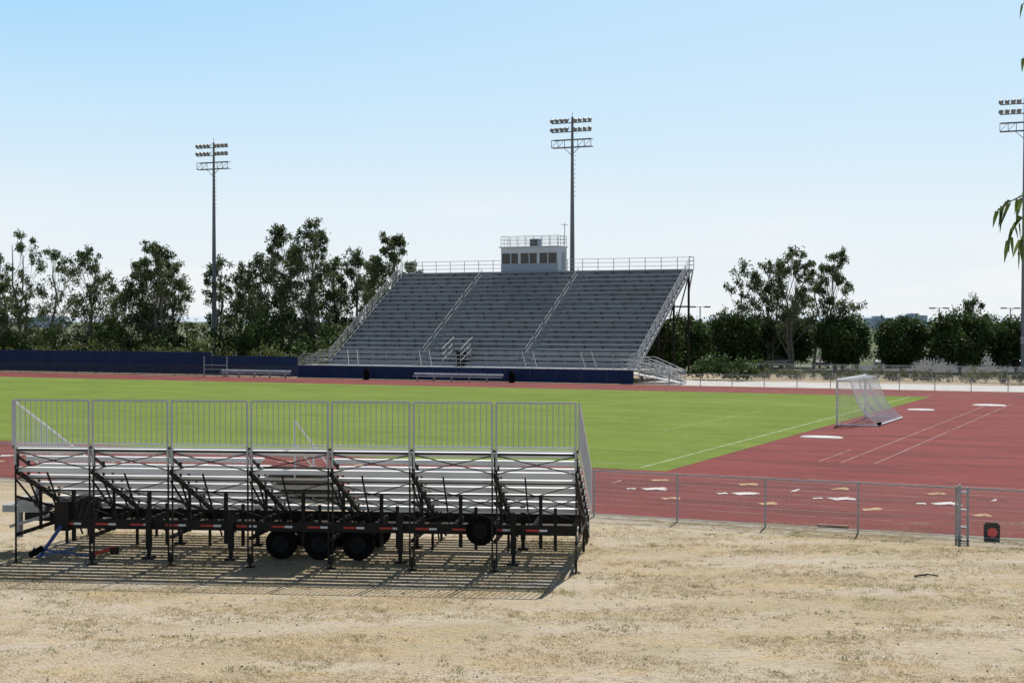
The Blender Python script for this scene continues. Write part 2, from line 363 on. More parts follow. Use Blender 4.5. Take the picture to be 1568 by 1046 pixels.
b.tube((px1-.2,py1,pz+2.6),(px1-.2,py1,pz+5.2),.04,2,6); b.tube((px1-.6,py1,pz+5.0),(px1+.2,py1,pz+5.0),.03,2,5)
b.obj('press_box',[M_box,M_boxlow,M_galv,M_glass],parent=stand)
def access(name,lx,dirn):
    b=MB(); n=8
    b.box(0,1.6,0,2.2,1.1,1.18,0)
    for i in range(n):
        x=1.6+i*.32; b.box(x,x+.31,0,2.2,1.1-.13*(i+1)-.04,1.1-.13*(i+1),0)
    for y in (0,2.2):
        rail(b,(0,y,1.18),(1.6,y,1.18),1.1,.8,0,.03,4); rail(b,(1.6,y,1.15),(4.3,y,.05),1.1,.7,0,.035,4)
        b.beam((1.6,y,1.05),(4.3,y,0.02),.08,.22,0)
    for x in (.1,1.5):
        for y in (.05,2.15): b.tube((x,y,0),(x,y,1.1),.05,0,6)
    if dirn<0: b.v=[(-x,y,z) for x,y,z in b.v]; b.f=[f[::-1] for f in b.f]
    w=W(lx,72.5); return b.obj(name,[M_galv],(w[0],w[1],0),ANG)
access('access_stairs',-28.6,1); access('access_stairs',-61.9,-1)
b=MB(); b.beam((0,0,1.05),(5.5,0,.1),1.4,.08,0)
for y in (-.7,.7): rail(b,(0,y,1.1),(5.5,y,.12),1.05,1.2,0,.03,3)
w=W(-28.5,70.6); b.obj('access_ramp',[M_galv],(w[0],w[1],0),ANG)

# ------------------------------------------------------------------ floodlight towers
def floodlight(lx,ly,H,az):
    b=MB()
    for z1,z2,r1,r2 in ((0,H*.5,.34,.25),(H*.5,H+.3,.25,.13)): b.tube((0,0,z1),(0,0,z2),r1,0,14,r2)
    b.tube((0,0,0),(0,0,.8),.5,2,14)
    b.tube((0,0,H+.3),(0,0,H+.9),.03,0,5)
    for z in (H-.35,H-1.35):
        b.box(-2.4,2.4,-.28,-.16,z-.07,z+.03,0)
        for x in (-2.25,-1.65,-1.05,-.5,.5,1.05,1.65,2.25):
            c=Vector((x,-.35,z+.28)); d=Vector((.25*(1 if x>0 else -1),-.75,-.45)).normalized()
            b.tube(c-d*.25,c+d*.12,.09,1,10,.25); b.tube(c+d*.12,c+d*.26,.25,1,10,.24); b.tube(c-d*.42,c-d*.25,.07,1,8,.09)
            b.beam((x,-.22,z),(x,-.3,z+.2),.06,.06,0)
    zb=H-3.1
    for z in (zb,zb+.85): b.box(-2.4,2.4,-.1-.25,.1-.25,z-.04,z+.04,0); b.box(-2.4,2.4,.35,.42,z-.03,z+.03,0)
    for x in (-2.4,-1.6,-.8,.8,1.6,2.4):
        b.box(x-.03,x+.03,-.38,-.34,zb,zb+.85,0)
        b.box(x-.03,x+.03,-.3,.4,zb-.03,zb+.02,0)
    for x0,x1 in ((-2.4,-1.6),(-1.6,-.8),(.8,1.6),(1.6,2.4)): b.beam((x0,-.36,zb),(x1,-.36,zb+.85),.04,.04,0)
    for s_ in (-1,1): b.beam((0,-.2,zb-.9),(s_*1.0,-.2,zb),.06,.06,0)
    for i in range(10): b.box(.3,.42,-.15,.05,zb-1-i*.5,zb-.96-i*.5,0)
    b.box(-.25,.25,-.6,-.35,3.2,4.0,1)
    return b.obj('floodlight_tower',[M_pole,M_lamp,M_conc],(lx,ly,0),az,smooth=False)
floodlight(-38.5,190,28.2,ANG); floodlight(6.8,166,28.2,ANG); floodlight(52.2,149.8,28.0,ANG)

# ------------------------------------------------------------------ mobile bleacher
BA=math.radians(-6.1); BL=(-11.6,34.2,0); LB=13.15; NS=7; SP=LB/NS
b=MB()
NRW=9; TB=.58; RB=.235; zs=2.62
aisle=(SP*3+.12,SP*4-.12)
for i in range(NRW):
    y=.05+i*TB; z=zs-i*RB
    parts=[(0,aisle[0]-.02),(aisle[1]+.02,LB)] if i>0 else [(0,LB)]
    for a,c in parts:
        b.box(a,c,y,y+.25,z,z+.045,0)
        b.box(a,c,y+.003,y+.012,z-.06,z-.001,0)
    zf=z-.40
    b.box(.02,LB-.02,y+.03,y+.27,zf-.045,zf,0); b.box(.02,LB-.02,y+.032,y+.040,zf-.10,zf-.046,0)
    b.box(.02,LB-.02,y+.555,y+.570,zf-.15,zf-.06,0)
    for s_ in range(NS+1):
        x=min(max(s_*SP,.03),LB-.03)
        b.box(x-.025,x+.025,y+.05,y+.10,zf,z,2)
b.beam((aisle[0]+.78,.55,2.25),(aisle[0]+.78,2.9,1.22),1.50,.02,3)
for i in range(6): b.box(aisle[0]+.02,aisle[1]-.02,.6+i*.42,.64+i*.42,2.15-i*.185,2.23-i*.185,3)
for s_ in range(NS+1):
    x=min(max(s_*SP,.04),LB-.04)
    for dx in ((-.05,.05) if 0<s_<NS else (0,)):
        b.box(x+dx-.016,x+dx+.016,-.04,0.0,0.10,2.72,2)
    b.box(x-.05,x+.05,-.06,.02,2.68,2.74,2)
    b.tube((x,-.025,.02),(x,-.025,.30),.028,2,8); b.box(x-.10,x+.10,-.12,.08,0.003,.02,2)
    b.beam((x,0,2.15),(x,5.1,.08),.05,.11,2)
    b.beam((x,0,2.52),(x,.9,2.14),.04,.05,2)
    b.beam((x,0,1.55),(x,3.4,.75),.04,.06,2)
    b.beam((x,0,1.95),(x,1.6,.9),.03,.04,2)
    for yy,zt in ((1.35,1.6),(2.9,.97),(4.3,.42)): b.box(x-.03,x+.03,yy-.03,yy+.03,0.02 if yy>2 else .6,zt,2)
    b.box(x-.03,x+.03,0,4.4,.62,.70,2)
    for yy in (.7,2.0,3.3): b.beam((x,yy,2.15-yy*.405),(x,yy+.6,2.05-(yy+.6)*.405-.35),.035,.035,2)
for s_ in range(NS):
    a=s_*SP+.06; c=(s_+1)*SP-.06
    for (yy,zl,zh) in ((-.02,2.20,2.60),(.02,1.45,1.95),(1.35,.95,1.5)):
        b.beam((a,yy,zl),(c,yy+.03,zh),.018,.022,2); b.beam((a,yy+.04,zh),(c,yy+.04,zl),.018,.022,2)
    b.beam((a,-.02,2.64),(c,-.02,2.64),.03,.04,2)
    for yy,z in ((1.35,1.55),(0.02,1.98),(2.9,.9)): b.beam((a,yy,z),(c,yy,z),.025,.028,2)
    b.beam((a+.6,.3,2.1),(a+.6,1.3,.85),.03,.04,2)
    xm=(a+c)/2; b.box(xm-.04,xm+.04,1.15,1.23,.35,1.55,2); b.box(xm+.28,xm+.35,1.5,1.57,.25,1.25,2)
for s_ in range(NS):
    a=s_*SP+.05; c=(s_+1)*SP-.05
    for x in (a,c): b.tube((x,-.06,2.3),(x,-.06,3.80),.025,4,8)
    b.tube((a,-.06,3.80),(c,-.06,3.80),.025,4,8); b.tube((a,-.06,2.80),(c,-.06,2.80),.022,1,8)
    n=14
    for i in range(1,n): x=a+(c-a)*i/n; b.tube((x,-.06,2.80),(x,-.06,3.79),.0115,4,5)
    b.box(a,c,-.075,-.045,2.70,2.74,1)
for x in (-.03,LB+.03):
    A=Vector((x,0,3.8)); C=Vector((x,4.9,1.85)); A2=Vector((x,0,2.75)); C2=Vector((x,4.9,.75))
    b.tube(A,C,.025,1,8); b.tube(A2,C2,.02,1,8); b.tube(A,A2,.025,4,8); b.tube(C,C2,.025,1,8)
    for i in range(1,36): t=i/36; b.tube(A.lerp(C,t),A2.lerp(C2,t),.010,4 if x>0 else 1,5)
xa=(aisle[0]+aisle[1])/2-.05
for y in (.6,2.4,3.9): b.tube((xa,y,zs-.4-y*.405),(xa,y,zs+.95-y*.405),.024,1,8)
b.tube((xa,.6,zs+.95-.6*.405),(xa,3.9,zs+.95-3.9*.405),.024,1,8); b.tube((xa,.6,zs+.4-.6*.405),(xa,3.9,zs+.4-3.9*.405),.02,1,8)
M_rail=mat('guard_rail_aluminium',(0.48,0.49,0.50),0.55,0.2,0.15,3)
ble=b.obj('mobile_bleacher',[M_plank,M_al,M_dark,M_tan,M_rail],BL,BA)
b=MB()
for yy in (1.0,3.0): b.box(.55,LB-.1,yy,yy+.12,.68,.90,0)
for i in range(14): x=.7+i*.94; b.box(x,x+.08,1.12,3.0,.70,.86,0)
x=.7
while x<LB-.5:
    b.box(x,x+.32,.988,.996,.77,.82,1); b.box(x+.32,x+.50,.988,.996,.77,.82,2); x+=.86
b.box(.55,.9,.95,3.1,.62,1.3,0)
def wheel(cx,cy,cz=.38,r=.37):
    n=24
    for (ra,rb,ya,yb,m) in ((r*.92,r,cy-.12,cy-.09,3),(r,r,cy-.09,cy+.09,3),(r,r*.92,cy+.09,cy+.12,3)):
        b.tube((cx,ya,cz),(cx,yb,cz),ra,m,n,rb)
    b.tube((cx,cy-.125,cz),(cx,cy-.10,cz),r*.52,4,n); b.tube((cx,cy-.15,cz),(cx,cy-.1,cz),r*.22,4,12)
    for k in range(8):
        t=k*math.pi/4; b.tube((cx+math.cos(t)*r*.38,cy-.14,cz+math.sin(t)*r*.38),(cx+math.cos(t)*r*.38,cy-.12,cz+math.sin(t)*r*.38),.02,0,6)
for wx in (6.05,6.98,7.91):
    for wy in (1.2,3.25): wheel(wx,wy)
    b.tube((wx,1.2,.38),(wx,3.25,.38),.06,0,8)
    b.box(wx-.4,wx+.4,1.05,1.35,.78,.80,0)
wheel(10.85,.85,.80,.34)
for jx in (2.9,4.9,8.95,11.6):
    for jy in (.92,3.2):
        b.box(jx-.06,jx+.06,jy-.06,jy+.06,.25,1.15,0); b.box(jx-.04,jx+.04,jy-.04,jy+.04,.05,.25,0); b.box(jx-.13,jx+.13,jy-.13,jy+.13,0.004,.05,0)
b.beam((.6,2.0,.8),(-.55,2.0,.85),.5,.18,0); b.box(-1.1,-.05,1.7,2.3,.95,1.12,6); b.tube((-.8,2,.3),(-.8,2,1.3),.09,6,10); b.box(-.6,-.2,1.5,1.9,1.12,1.35,6); b.tube((-.25,1.8,1.1),(-.25,1.8,1.55),.05,6,8)
b.beam((-.9,1.7,.6),(.1,1.7,.9),.08,.08,6)
b.beam((.35,.55,.05),(.75,.9,.75),.07,.07,5); b.beam((.2,.55,.25),(1.6,.55,.10),.05,.04,5); b.tube((.15,.5,.1),(.45,.5,.28),.07,3,10); b.beam((.3,.5,.05),(1.3,.5,.3),.04,.04,5)
b.tube((1.6,.6,.12),(2.2,.6,.30),.04,1,8); b.box(2.1,2.25,.5,.7,.15,.3,0)
b.obj('bleacher_trailer',[M_dark,M_red,M_white,M_rub,M_rim,M_bluepaint,M_galv],parent=ble)

# ------------------------------------------------------------------ soccer goal
gx,gy=17.4,78.6
GO=bpy.data.objects.new('soccer_goal',None); S.collection.objects.link(GO); GO.location=(gx,gy,.006); GO.rotation_euler=(0,0,ANG)
b=MB(); GWd=7.32; GH=2.44; GD=2.1
for y in (0,GWd): b.tube((0,y,0),(0,y,GH),.06,0,12); b.tube((0,y,.05),(GD,y,.05),.05,0,8); b.tube((0,y,GH),(.7,y,GH-.02),.03,0,8)
b.tube((0,0,GH),(0,GWd,GH),.06,0,12); b.tube((GD,0,.05),(GD,GWd,.05),.05,0,8)
b.obj('goal_frame',[M_white],parent=GO)
def prof(t,yy):
    P=[(0,GH),(.7,GH-.04),(.95,GH-.75),(1.25,.95),(GD,.06)]
    f=t*4; i=min(3,int(f)); u=f-i
    x=P[i][0]*(1-u)+P[i+1][0]*u; z=P[i][1]*(1-u)+P[i+1][1]*u
    s_=math.sin(math.pi*t)*math.sin(yy/GWd*math.pi*3+.4)*.10
    return x-abs(s_)-.12*math.sin(math.pi*t)*math.sin(math.pi*yy/GWd), z-abs(s_)*.5
b=MB(); NY=58;NT=30
for i in range(NY+1):
    for j in range(NT+1):
        yy=GWd*i/NY; x,z=prof(j/NT,yy); b.v.append((x,yy,z))
for i in range(NY):
    for j in range(NT): k=i*(NT+1)+j; b.f.append((k,k+1,k+NT+2,k+NT+1)); b.m.append(0)
for y in (0,GWd):
    k0=len(b.v)
    for j in range(NT+1):
        xb,zb=prof(j/NT,0 if y==0 else GWd)
        for i in range(9): b.v.append((xb*i/8,y,zb if j>0 else GH))
    for j in range(NT):
        for i in range(8): k=k0+j*9+i; b.f.append((k,k+1,k+10,k+9)); b.m.append(0)
net=b.obj('goal_net',[mat('net_cord',(0.85,0.85,0.85),.8)],parent=GO)
md=net.modifiers.new('w','WIREFRAME'); md.thickness=.014; md.use_replace=True
b=MB(); b.tube((GD+.05,.2,.14),(GD+.05,.7,.14),.09,0,12); b.obj('ballast_weight',[M_rub],parent=GO)

# ------------------------------------------------------------------ small furniture
def bench(lx,ly,Lb):
    b=MB(); b.box(0,Lb,0,.28,.43,.47,0); b.box(0,Lb,.32,.35,.60,.78,0)
    x=.4
    while x<Lb: b.box(x,x+.05,.02,.30,0,.43,1); b.box(x,x+.05,.30,.318,.3,.78,1); x+=1.8
    w=W(lx,ly); b.obj('team_bench',[M_plank,M_galv],(w[0],w[1],0),ANG)
bench(-48.2,67.2,9.2); bench(-70,67.2,8.2); 
def bin_(lx,ly):
    b=MB(); b.tube((0,0,.03),(0,0,.85),.27,0,16,.30); b.tube((0,0,.85),(0,0,1.05),.31,0,16,.16)
    for z in (.3,.6): b.tube((0,0,z),(0,0,z+.03),.302,0,16)
    w=W(lx,ly); b.obj('trash_can',[M_rub],(w[0],w[1],0),ANG)
bin_(-53.5,67.8); bin_(-38.3,67.8)
b=MB(); b.box(-.19,.19,-.12,.12,.03,.40,0); b.box(-.15,.15,-.09,.09,.40,.44,0); b.tube((0,-.12,.215),(0,-.16,.215),.15,0,20); b.tube((0,-.15,.215),(0,-.175,.215),.135,1,20,.11)
for sx_ in (-.15,.15): b.box(sx_-.03,sx_+.03,-.1,.1,0,.03,0)
b.obj('warning_light_box',[M_rub,mat('red_lens',(.85,.05,.03),.3)],(12.35,37.75,0),math.radians(-12))
b=MB(); b.beam((-.42,0,.05),(.42,.06,.05),.14,.04,0); b.beam((-.3,-.12,.02),(.35,.16,.02),.09,.035,0); b.obj('wooden_board',[M_wood],(8.75,40.0,.002),ANG)
b=MB(); b.tube((-.25,0,.03),(.1,.05,.05),.02,0,6);b.tube((.1,.05,.05),(.3,-.03,.02),.015,0,6);b.tube((0,.03,.04),(.12,.2,.03),.012,0,5); b.obj('fallen_stick',[M_dark],(9.1,32.3,0),.2)

def lotlamp(lx,ly,H):
    b=MB(); b.tube((0,0,0),(0,0,H),.10,0,8,.07); b.tube((0,0,0),(0,0,.7),.28,1,10)
    b.beam((-.9,0,H),(.9,0,H),.06,.06,0)
    for s_ in (-1,1): b.box(s_*.95-.38,s_*.95+.38,-.2,.2,H-.1,H+.08,0)
    b.obj('parking_lot_lamp',[M_pole,M_conc],(lx,ly,0),0)
for px,py,D in ((1072,470,190),(1300,481,300),(1343,485,330),(1438,472,200),(1547,472,205)):
    lotlamp((px-784)/2250*D,D,CAMH+(490-py)/2250*D)
def car(cx,cy,rz,m):
    b=MB(); prof=[(-2.2,.35),(-2.25,.75),(-1.9,.95),(-1.3,1.0),(-.7,1.42),(.6,1.45),(1.25,1.02),(2.05,.88),(2.25,.6),(2.2,.35)]
    n=len(prof)
    def ww(z): return .88 if z<1.0 else .88-(z-1.0)*.45
    for i in range(n):
        p=prof[i];q=prof[(i+1)%n]; b.poly([(p[0],-ww(p[1]),p[1]),(q[0],-ww(q[1]),q[1]),(q[0],ww(q[1]),q[1]),(p[0],ww(p[1]),p[1])],1 if i in (3,5) else 0)
    for s_ in (-1,1):
        lo=[p for p in prof if p[1]<1.03]; b.poly([(p[0],s_*ww(p[1]),p[1]) for p in lo][::s_],0)
        b.poly([(x_,s_*ww(z_),z_) for x_,z_ in ((-1.3,1.0),(-.7,1.42),(.6,1.45),(1.25,1.02))][::s_],1)
        for wx in (-1.4,1.4): b.tube((wx,s_*.72,.33),(wx,s_*.9,.33),.33,2,16); b.tube((wx,s_*.9,.33),(wx,s_*.91,.33),.2,3,12)
    b.obj('parked_car',[m,M_glass,M_rub,M_rim],(cx,cy,0),rz)
cm=[mat('car_paint_silver',(.5,.5,.52),.3,.5),mat('car_paint_dark',(.04,.045,.05),.3,.3),mat('car_paint_white',(.75,.75,.75),.3)]
for i,(x,y) in enumerate(((30.5,171),(36.5,172),(45,173),(61,175),(24,170))): car(x,y,math.radians(65 if i%2 else 20),cm[i%3])

# ------------------------------------------------------------------ trees
def skel_tree(name,tx,ty,H,Wd,seed,n_cl=46,per=120,low=.28,leaf=(.42,.15),mleaf=None,tr=.28,multi=1,clr=(.7,1.25)):
    global rng
    rng=np.random.default_rng(seed); rd=random.Random(seed)
    b=MB(); cl=[]; stems=[]
    for s_ in range(multi):
        ang=rd.uniform(0,6.28); off=Wd*.20*(0 if multi==1 else 1)
        top=Vector((math.cos(ang)*off+rd.uniform(-.4,.4),math.sin(ang)*off+rd.uniform(-.4,.4),H*rd.uniform(.82,.93)))
        P=[Vector((rd.uniform(-.15,.15)*multi,rd.uniform(-.15,.15)*multi,0))]
        for k in range(1,7):
            t=k/6; c=P[0].lerp(top,t)+Vector((rd.uniform(-1,1),rd.uniform(-1,1),0))*.035*H*math.sin(math.pi*t); P.append(c)
        for k in range(6): b.tube(P[k],P[k+1],tr*(1-k/7),0,7,tr*(1-(k+1)/7),cap=False)
        stems.append(P)
    for i in range(n_cl):
        t=low+(1-low)*((i+rd.random())/n_cl); h=H*t
        prof_=math.sin(math.pi*min(1,((t-low)/(1-low))*.82+.16))**.7
        a=rd.uniform(0,6.28); rr=Wd*.5*prof_*math.sqrt(rd.random())*rd.choice((1,1,1,1.2))
        c=Vector((math.cos(a)*rr,math.sin(a)*rr,h+rd.uniform(-.3,.3)))
        st=rd.choice(stems); tb=max(.12,min(.95,(t-.16-rd.random()*.12))); f=tb*6; k=min(5,int(f)); p=st[k].lerp(st[k+1],f-k)
        mid=p.lerp(c,.5)+Vector((0,0,-.06*(c-p).length))
        r0=.09*(1.1-t)*tr/.28+.02
        b.tube(p,mid,r0,0,5,r0*.7,cap=False); b.tube(mid,c,r0*.7,0,5,.015,cap=False)
        cr=rd.uniform(*clr)*(1.15-.45*t)
        for q in range(3):
            e=c+Vector((rd.gauss(0,1),rd.gauss(0,1),rd.gauss(0,.6)))*cr*.55
            b.tube(mid.lerp(c,.6),e,.018,0,3,.008,cap=False)
            N=int(per/3*rd.uniform(.5,1.5))
            g=rng.normal(size=(N,3))*np.array([cr*.33,cr*.33,cr*.33])+np.array(e)
            cl.append(g)
    o=b.obj(name,[M_bark],(tx,ty,0),0,smooth=True)
    C=np.concatenate(cl); C=C[C[:,2]>.4]
    quads('foliage',leaves(C,leaf[0],leaf[1],.7),mleaf or M_euc,parent=o)
    return o
def at(px,D): return ((px-784)/2250*D, D)
def hpx(py,D): return CAMH+(490-py)/2250*D
E=[(-15,392,198,8,38,2),(38,360,200,7.5,24,2),(82,382,196,6.2,22,1),(132,384,190,7.5,50,2),
 (214,404,186,5.5,50,1),(238,374,184,7.0,74,2),(264,404,188,4.5,34,1),(335,398,192,5.5,34,2),(370,410,186,5,38,1),
 (398,393,184,5.5,40,1),(430,348,182,8,72,2),(478,344,180,7.5,72,2),(510,398,184,5.5,38,1),(545,382,186,6,42,1),(602,360,180,7.2,66,2),(574,392,190,5.5,32,1),(632,400,192,5,24,1),
 (178,440,196,4,22,1),(12,432,190,7,36,1)]
for i,(px,py,D,wd,nc,ms) in enumerate(E):
    X,Y=at(px,D); skel_tree('eucalyptus_tree',X,Y,hpx(py,D),wd,100+i,nc,135,.18,leaf=(.42,.16),multi=ms)
for i,(px,py,D,wd,nc,ms) in enumerate([(1140,403,168,5.5,20,1),(1180,400,170,6,28,2),(1213,384,166,6.5,38,2),(1245,408,170,5,18,1),(1280,384,167,6,34,2)]):
    X,Y=at(px,D); skel_tree('eucalyptus_tree',X,Y,hpx(py,D),wd,200+i,nc,125,.32,multi=ms,tr=.20,clr=(.6,1.0))
def ficus(px,py,D,wd,seed,name='ficus_tree'):
    global rng
    rng=np.random.default_rng(seed); rd=random.Random(seed); X,Y=at(px,D); H=hpx(py,D); b=MB()
    b.tube((0,0,0),(0,0,H*.45),.18,0,8,.12); cl=[]; zc=H*.54; rz_=H*.46
    for k in range(6):
        a=k*1.05; b.tube((0,0,H*.25),(math.cos(a)*wd*.3,math.sin(a)*wd*.3,H*.7),.08,0,5,.03)
    for i in range(170):
        v=rng.normal(size=3); v/=np.linalg.norm(v); v=np.sign(v)*np.abs(v)**.8; rr=rng.uniform(.3,1.0)**.5
        c=np.array([v[0]*wd*.5*rr,v[1]*wd*.5*rr,zc+v[2]*rz_*.9*rr]); s_=rng.uniform(.25,.42)
        cl.append(rng.normal(size=(75,3))*s_+c)
    C=np.concatenate(cl); C=C[C[:,2]>.4]
    o=b.obj(name,[M_bark],(X,Y,0)); quads('foliage',leaves(C,.34,.2,.2),M_fic,parent=o)
for i,(px,py,D,wd) in enumerate([(1010,490,156,4.5),(1048,485,160,5.5),(1122,475,164,5.9),(1168,486,172,4.0),(1212,484,175,5.5),(1290,486,163,5.8),(1380,485,161,5.4),(1470,474,157,6.4),(1556,484,158,5.5),(1605,484,156,5.5)]):
    ficus(px,py,D,wd,300+i)
X,Y=at(1490,185); skel_tree('broadleaf_tree',X,Y,hpx(460,185),5,77,26,100,.4,mleaf=M_fic)
def mass(name,segs,m,leaf,per,seed):
    global rng
    rng=np.random.default_rng(seed); cl=[]
    for (lx0,lx1,ly0,ly1,h0,h1,n) in segs:
        for i in range(n):
            x=rng.uniform(lx0,lx1); y=rng.uniform(ly0,ly1); h=rng.uniform(h0,h1)*(.75+.5*noise.noise(Vector((x*.15,y*.1,seed)))); r=rng.uniform(.5,1.1)*min(1,h/2)
            N=per; g=rng.normal(size=(N,3))*np.array([r*.6,r*.6,r*.5])+np.array([x,y,max(.3,rng.uniform(.25,1)*h)]); cl.append(g[g[:,2]>.02])
    C=np.concatenate(cl); o=quads(name,leaves(C,*leaf),m); o.location=FL; o.rotation_euler=(0,0,ANG); return o
mass('background_shrubs',[(-175,-60,90,98,3.2,6.2,480),(-60,-40,96,104,2,4,50)],M_fic,(.5,.28),80,11)
mass('understory_shrubs',[(-170,-60,80,88,1.5,4.4,230)],M_shr,(.4,.2),70,12)
mass('hedge',[(-24,70,85,88,.8,1.5,300)],M_shr,(.22,.12),90,13)
mass('distant_trees',[(-140,330,205,270,3.5,5.4,900)],M_fic,(.9,.6),60,14)
mass('stand_shrub',[(-26,-19,80,83,1.5,3.0,26)],M_fic,(.3,.18),90,15)

# overhanging tree on the right, whose twigs droop into the view
b=MB(); rd=random.Random(21)
TX,TY=5.4,8.0
b.tube((TX,TY,0),(TX-.2,TY,4.5),.22,0,12,.16); b.tube((TX-.2,TY,4.5),(TX-.5,TY,8.5),.16,0,10,.07)
lv=[]
def twig(P,nl,ln):
    for a,c in zip(P[:-1],P[1:]): b.tube(a,c,.005,0,5,.003,cap=False)
    for i in range(nl):
        f=(i+rd.random())/nl*(len(P)-1); k=min(len(P)-2,int(f)); p=P[k].lerp(P[k+1],f-k)
        tdir=(P[k+1]-P[k]).normalized()
        d=(tdir*.5+Vector((rd.uniform(-.55,.45),rd.uniform(-.6,.6),rd.uniform(-1.1,.1)))).normalized(); e=d.cross(Vector((rd.uniform(-.5,.5),rd.uniform(-1,1),.4))).normalized(); L_=ln*rd.uniform(.5,1.15); w_=.0125*rd.uniform(.7,1.1)
        m1=p+d*L_*.35+Vector((0,0,.010)); m2=p+d*L_*.7-Vector((0,0,.006)); r_=p+d*L_+Vector((0,0,-.035))
        q0=p+d*.012
        for a_,wa,c_,wc in ((q0,.15,m1,1),(m1,1,m2,.8),(m2,.8,r_,.06)):
            lv.append([tuple(a_-e*w_*wa),tuple(a_+e*w_*wa),tuple(c_+e*w_*wc),tuple(c_-e*w_*wc)])
def PX(px,py,D): return Vector(((px-784)/2250*D,D,CAMH+(490-py)/2250*D))
D=8
b.tube((TX-.35,TY,6.3),PX(1650,260,D),.05,0,8,.012); 
twig([PX(1650,260,D),PX(1600,285,D),PX(1565,300,D),PX(1540,312,D),PX(1528,322,D)],20,.10)
twig([PX(1650,260,D),PX(1600,300,D),PX(1572,325,D),PX(1552,348,D),PX(1542,372,D)],20,.10)
twig([PX(1605,300,D),PX(1585,340,D),PX(1568,360,D),PX(1560,382,D)],12,.09)
b.tube((TX-.4,TY,7.4),PX(1660,40,D),.05,0,8,.01)
twig([PX(1660,40,D),PX(1610,50,D),PX(1580,78,D),PX(1564,92,D)],6,.08); twig([PX(1650,0,D),PX(1600,-20,D),PX(1575,0,D),PX(1562,10,D)],4,.06)
for k in range(60):
    c=Vector((TX+rd.uniform(-.4,2.4),TY+rd.uniform(-2,2),rd.uniform(6,9.5))); b.tube((TX-.3,TY,rd.uniform(5,8)),c,.03,0,5,.008,cap=False); twig([c,c+Vector((.1,0,-.25)),c+Vector((.15,.1,-.5))],26,.14)
o=b.obj('overhanging_tree',[M_bark]); quads('foliage',lv,leaf_mat('near_leaves',(.04,.07,.018),(.17,.22,.05),.45),parent=o)

# ------------------------------------------------------------------ foreground dry grass
rng=np.random.default_rng(42)
def tufts(name,N,m,thr,x0,x1,y0_,y1,hmin,hmax,sc,seed,nb=7,spread=.05,lean=1.0):
    P=[]
    while len(P)<N:
        x=random.uniform(x0,x1); y=random.uniform(y0_,y1)
        if noise.noise(Vector((x*sc,y*sc*1.7,seed)))+.45*noise.noise(Vector((x*sc*5,y*sc*5,seed)))+random.uniform(-.15,.15)>thr: P.append((x,y))
    P=np.repeat(np.array(P),nb,axis=0); n=len(P)
    P=P+rng.normal(size=(n,2))*spread; h=rng.uniform(hmin,hmax,n); a=rng.uniform(0,2*np.pi,n); w=.004+rng.random(n)*.006
    ln=rng.normal(size=(n,2))*h[:,None]*lean
    p0=np.c_[P[:,0]-np.cos(a)*w,P[:,1]-np.sin(a)*w,np.zeros(n)]; p1=np.c_[P[:,0]+np.cos(a)*w,P[:,1]+np.sin(a)*w,np.zeros(n)]; p2=np.c_[P+ln,h]
    return quads(name,np.stack([p0,p1,p2],axis=1),m,n=3)
tufts('dry_grass',26000,M_straw,.02,-13,16,21.5,41,.012,.048,.45,1.0,6,.05)
tufts('green_weed_patches',2600,M_weed,.30,-13,16,21.5,41,.015,.055,.6,7.0,8,.05)
b=MB()
for i in range(520):
    x=random.uniform(-12,15); y=random.uniform(22,40); r=random.uniform(.008,.028); b.tube((x,y,-.002),(x+r*.3,y,r),r,0,5,r*.45)
b.obj('pebbles',[mat('pebble',(.38,.32,.25),.9,0,.4)])

# ------------------------------------------------------------------ distance
b=MB(); n=160
for i in range(n):
    a0=-.75+1.5*i/n; a1=-.75+1.5*(i+1)/n; Dh=4200
    def hh(a): return 12+14*noise.noise(Vector((a*7,2,0)))+6*noise.noise(Vector((a*30,5,0)))
    p=(math.sin(a0)*Dh,math.cos(a0)*Dh);q=(math.sin(a1)*Dh,math.cos(a1)*Dh)
    b.poly([(p[0],p[1],0),(q[0],q[1],0),(q[0]*1.05,q[1]*1.05,max(1,hh(a1))),(p[0]*1.05,p[1]*1.05,max(1,hh(a0)))])
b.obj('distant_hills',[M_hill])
M_hg=mat('haze_tinted_glass',(.35,.42,.52),.6)  # window bands of far buildings, distance haze mixed into their colour
def dbld(px,py,D,w,d):
    X,Y=at(px,D); H=hpx(py,D); b=MB(); b.box(-w/2,w/2,-d/2,d/2,0,H); b.box(-w*.2,w*.2,-d*.2,d*.2,H+.002,H+1.2)
    nf=max(2,int(H/3.4))
    for k in range(nf): b.box(-w/2+.5,w/2-.5,-d/2-.06,-d/2-.01,k*3.4+1.2,min(H-.5,k*3.4+2.6),1)
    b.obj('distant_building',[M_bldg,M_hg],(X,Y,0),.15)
dbld(1397,483,900,14,12); dbld(1345,487,900,14,12); dbld(70,486,1100,30,16)

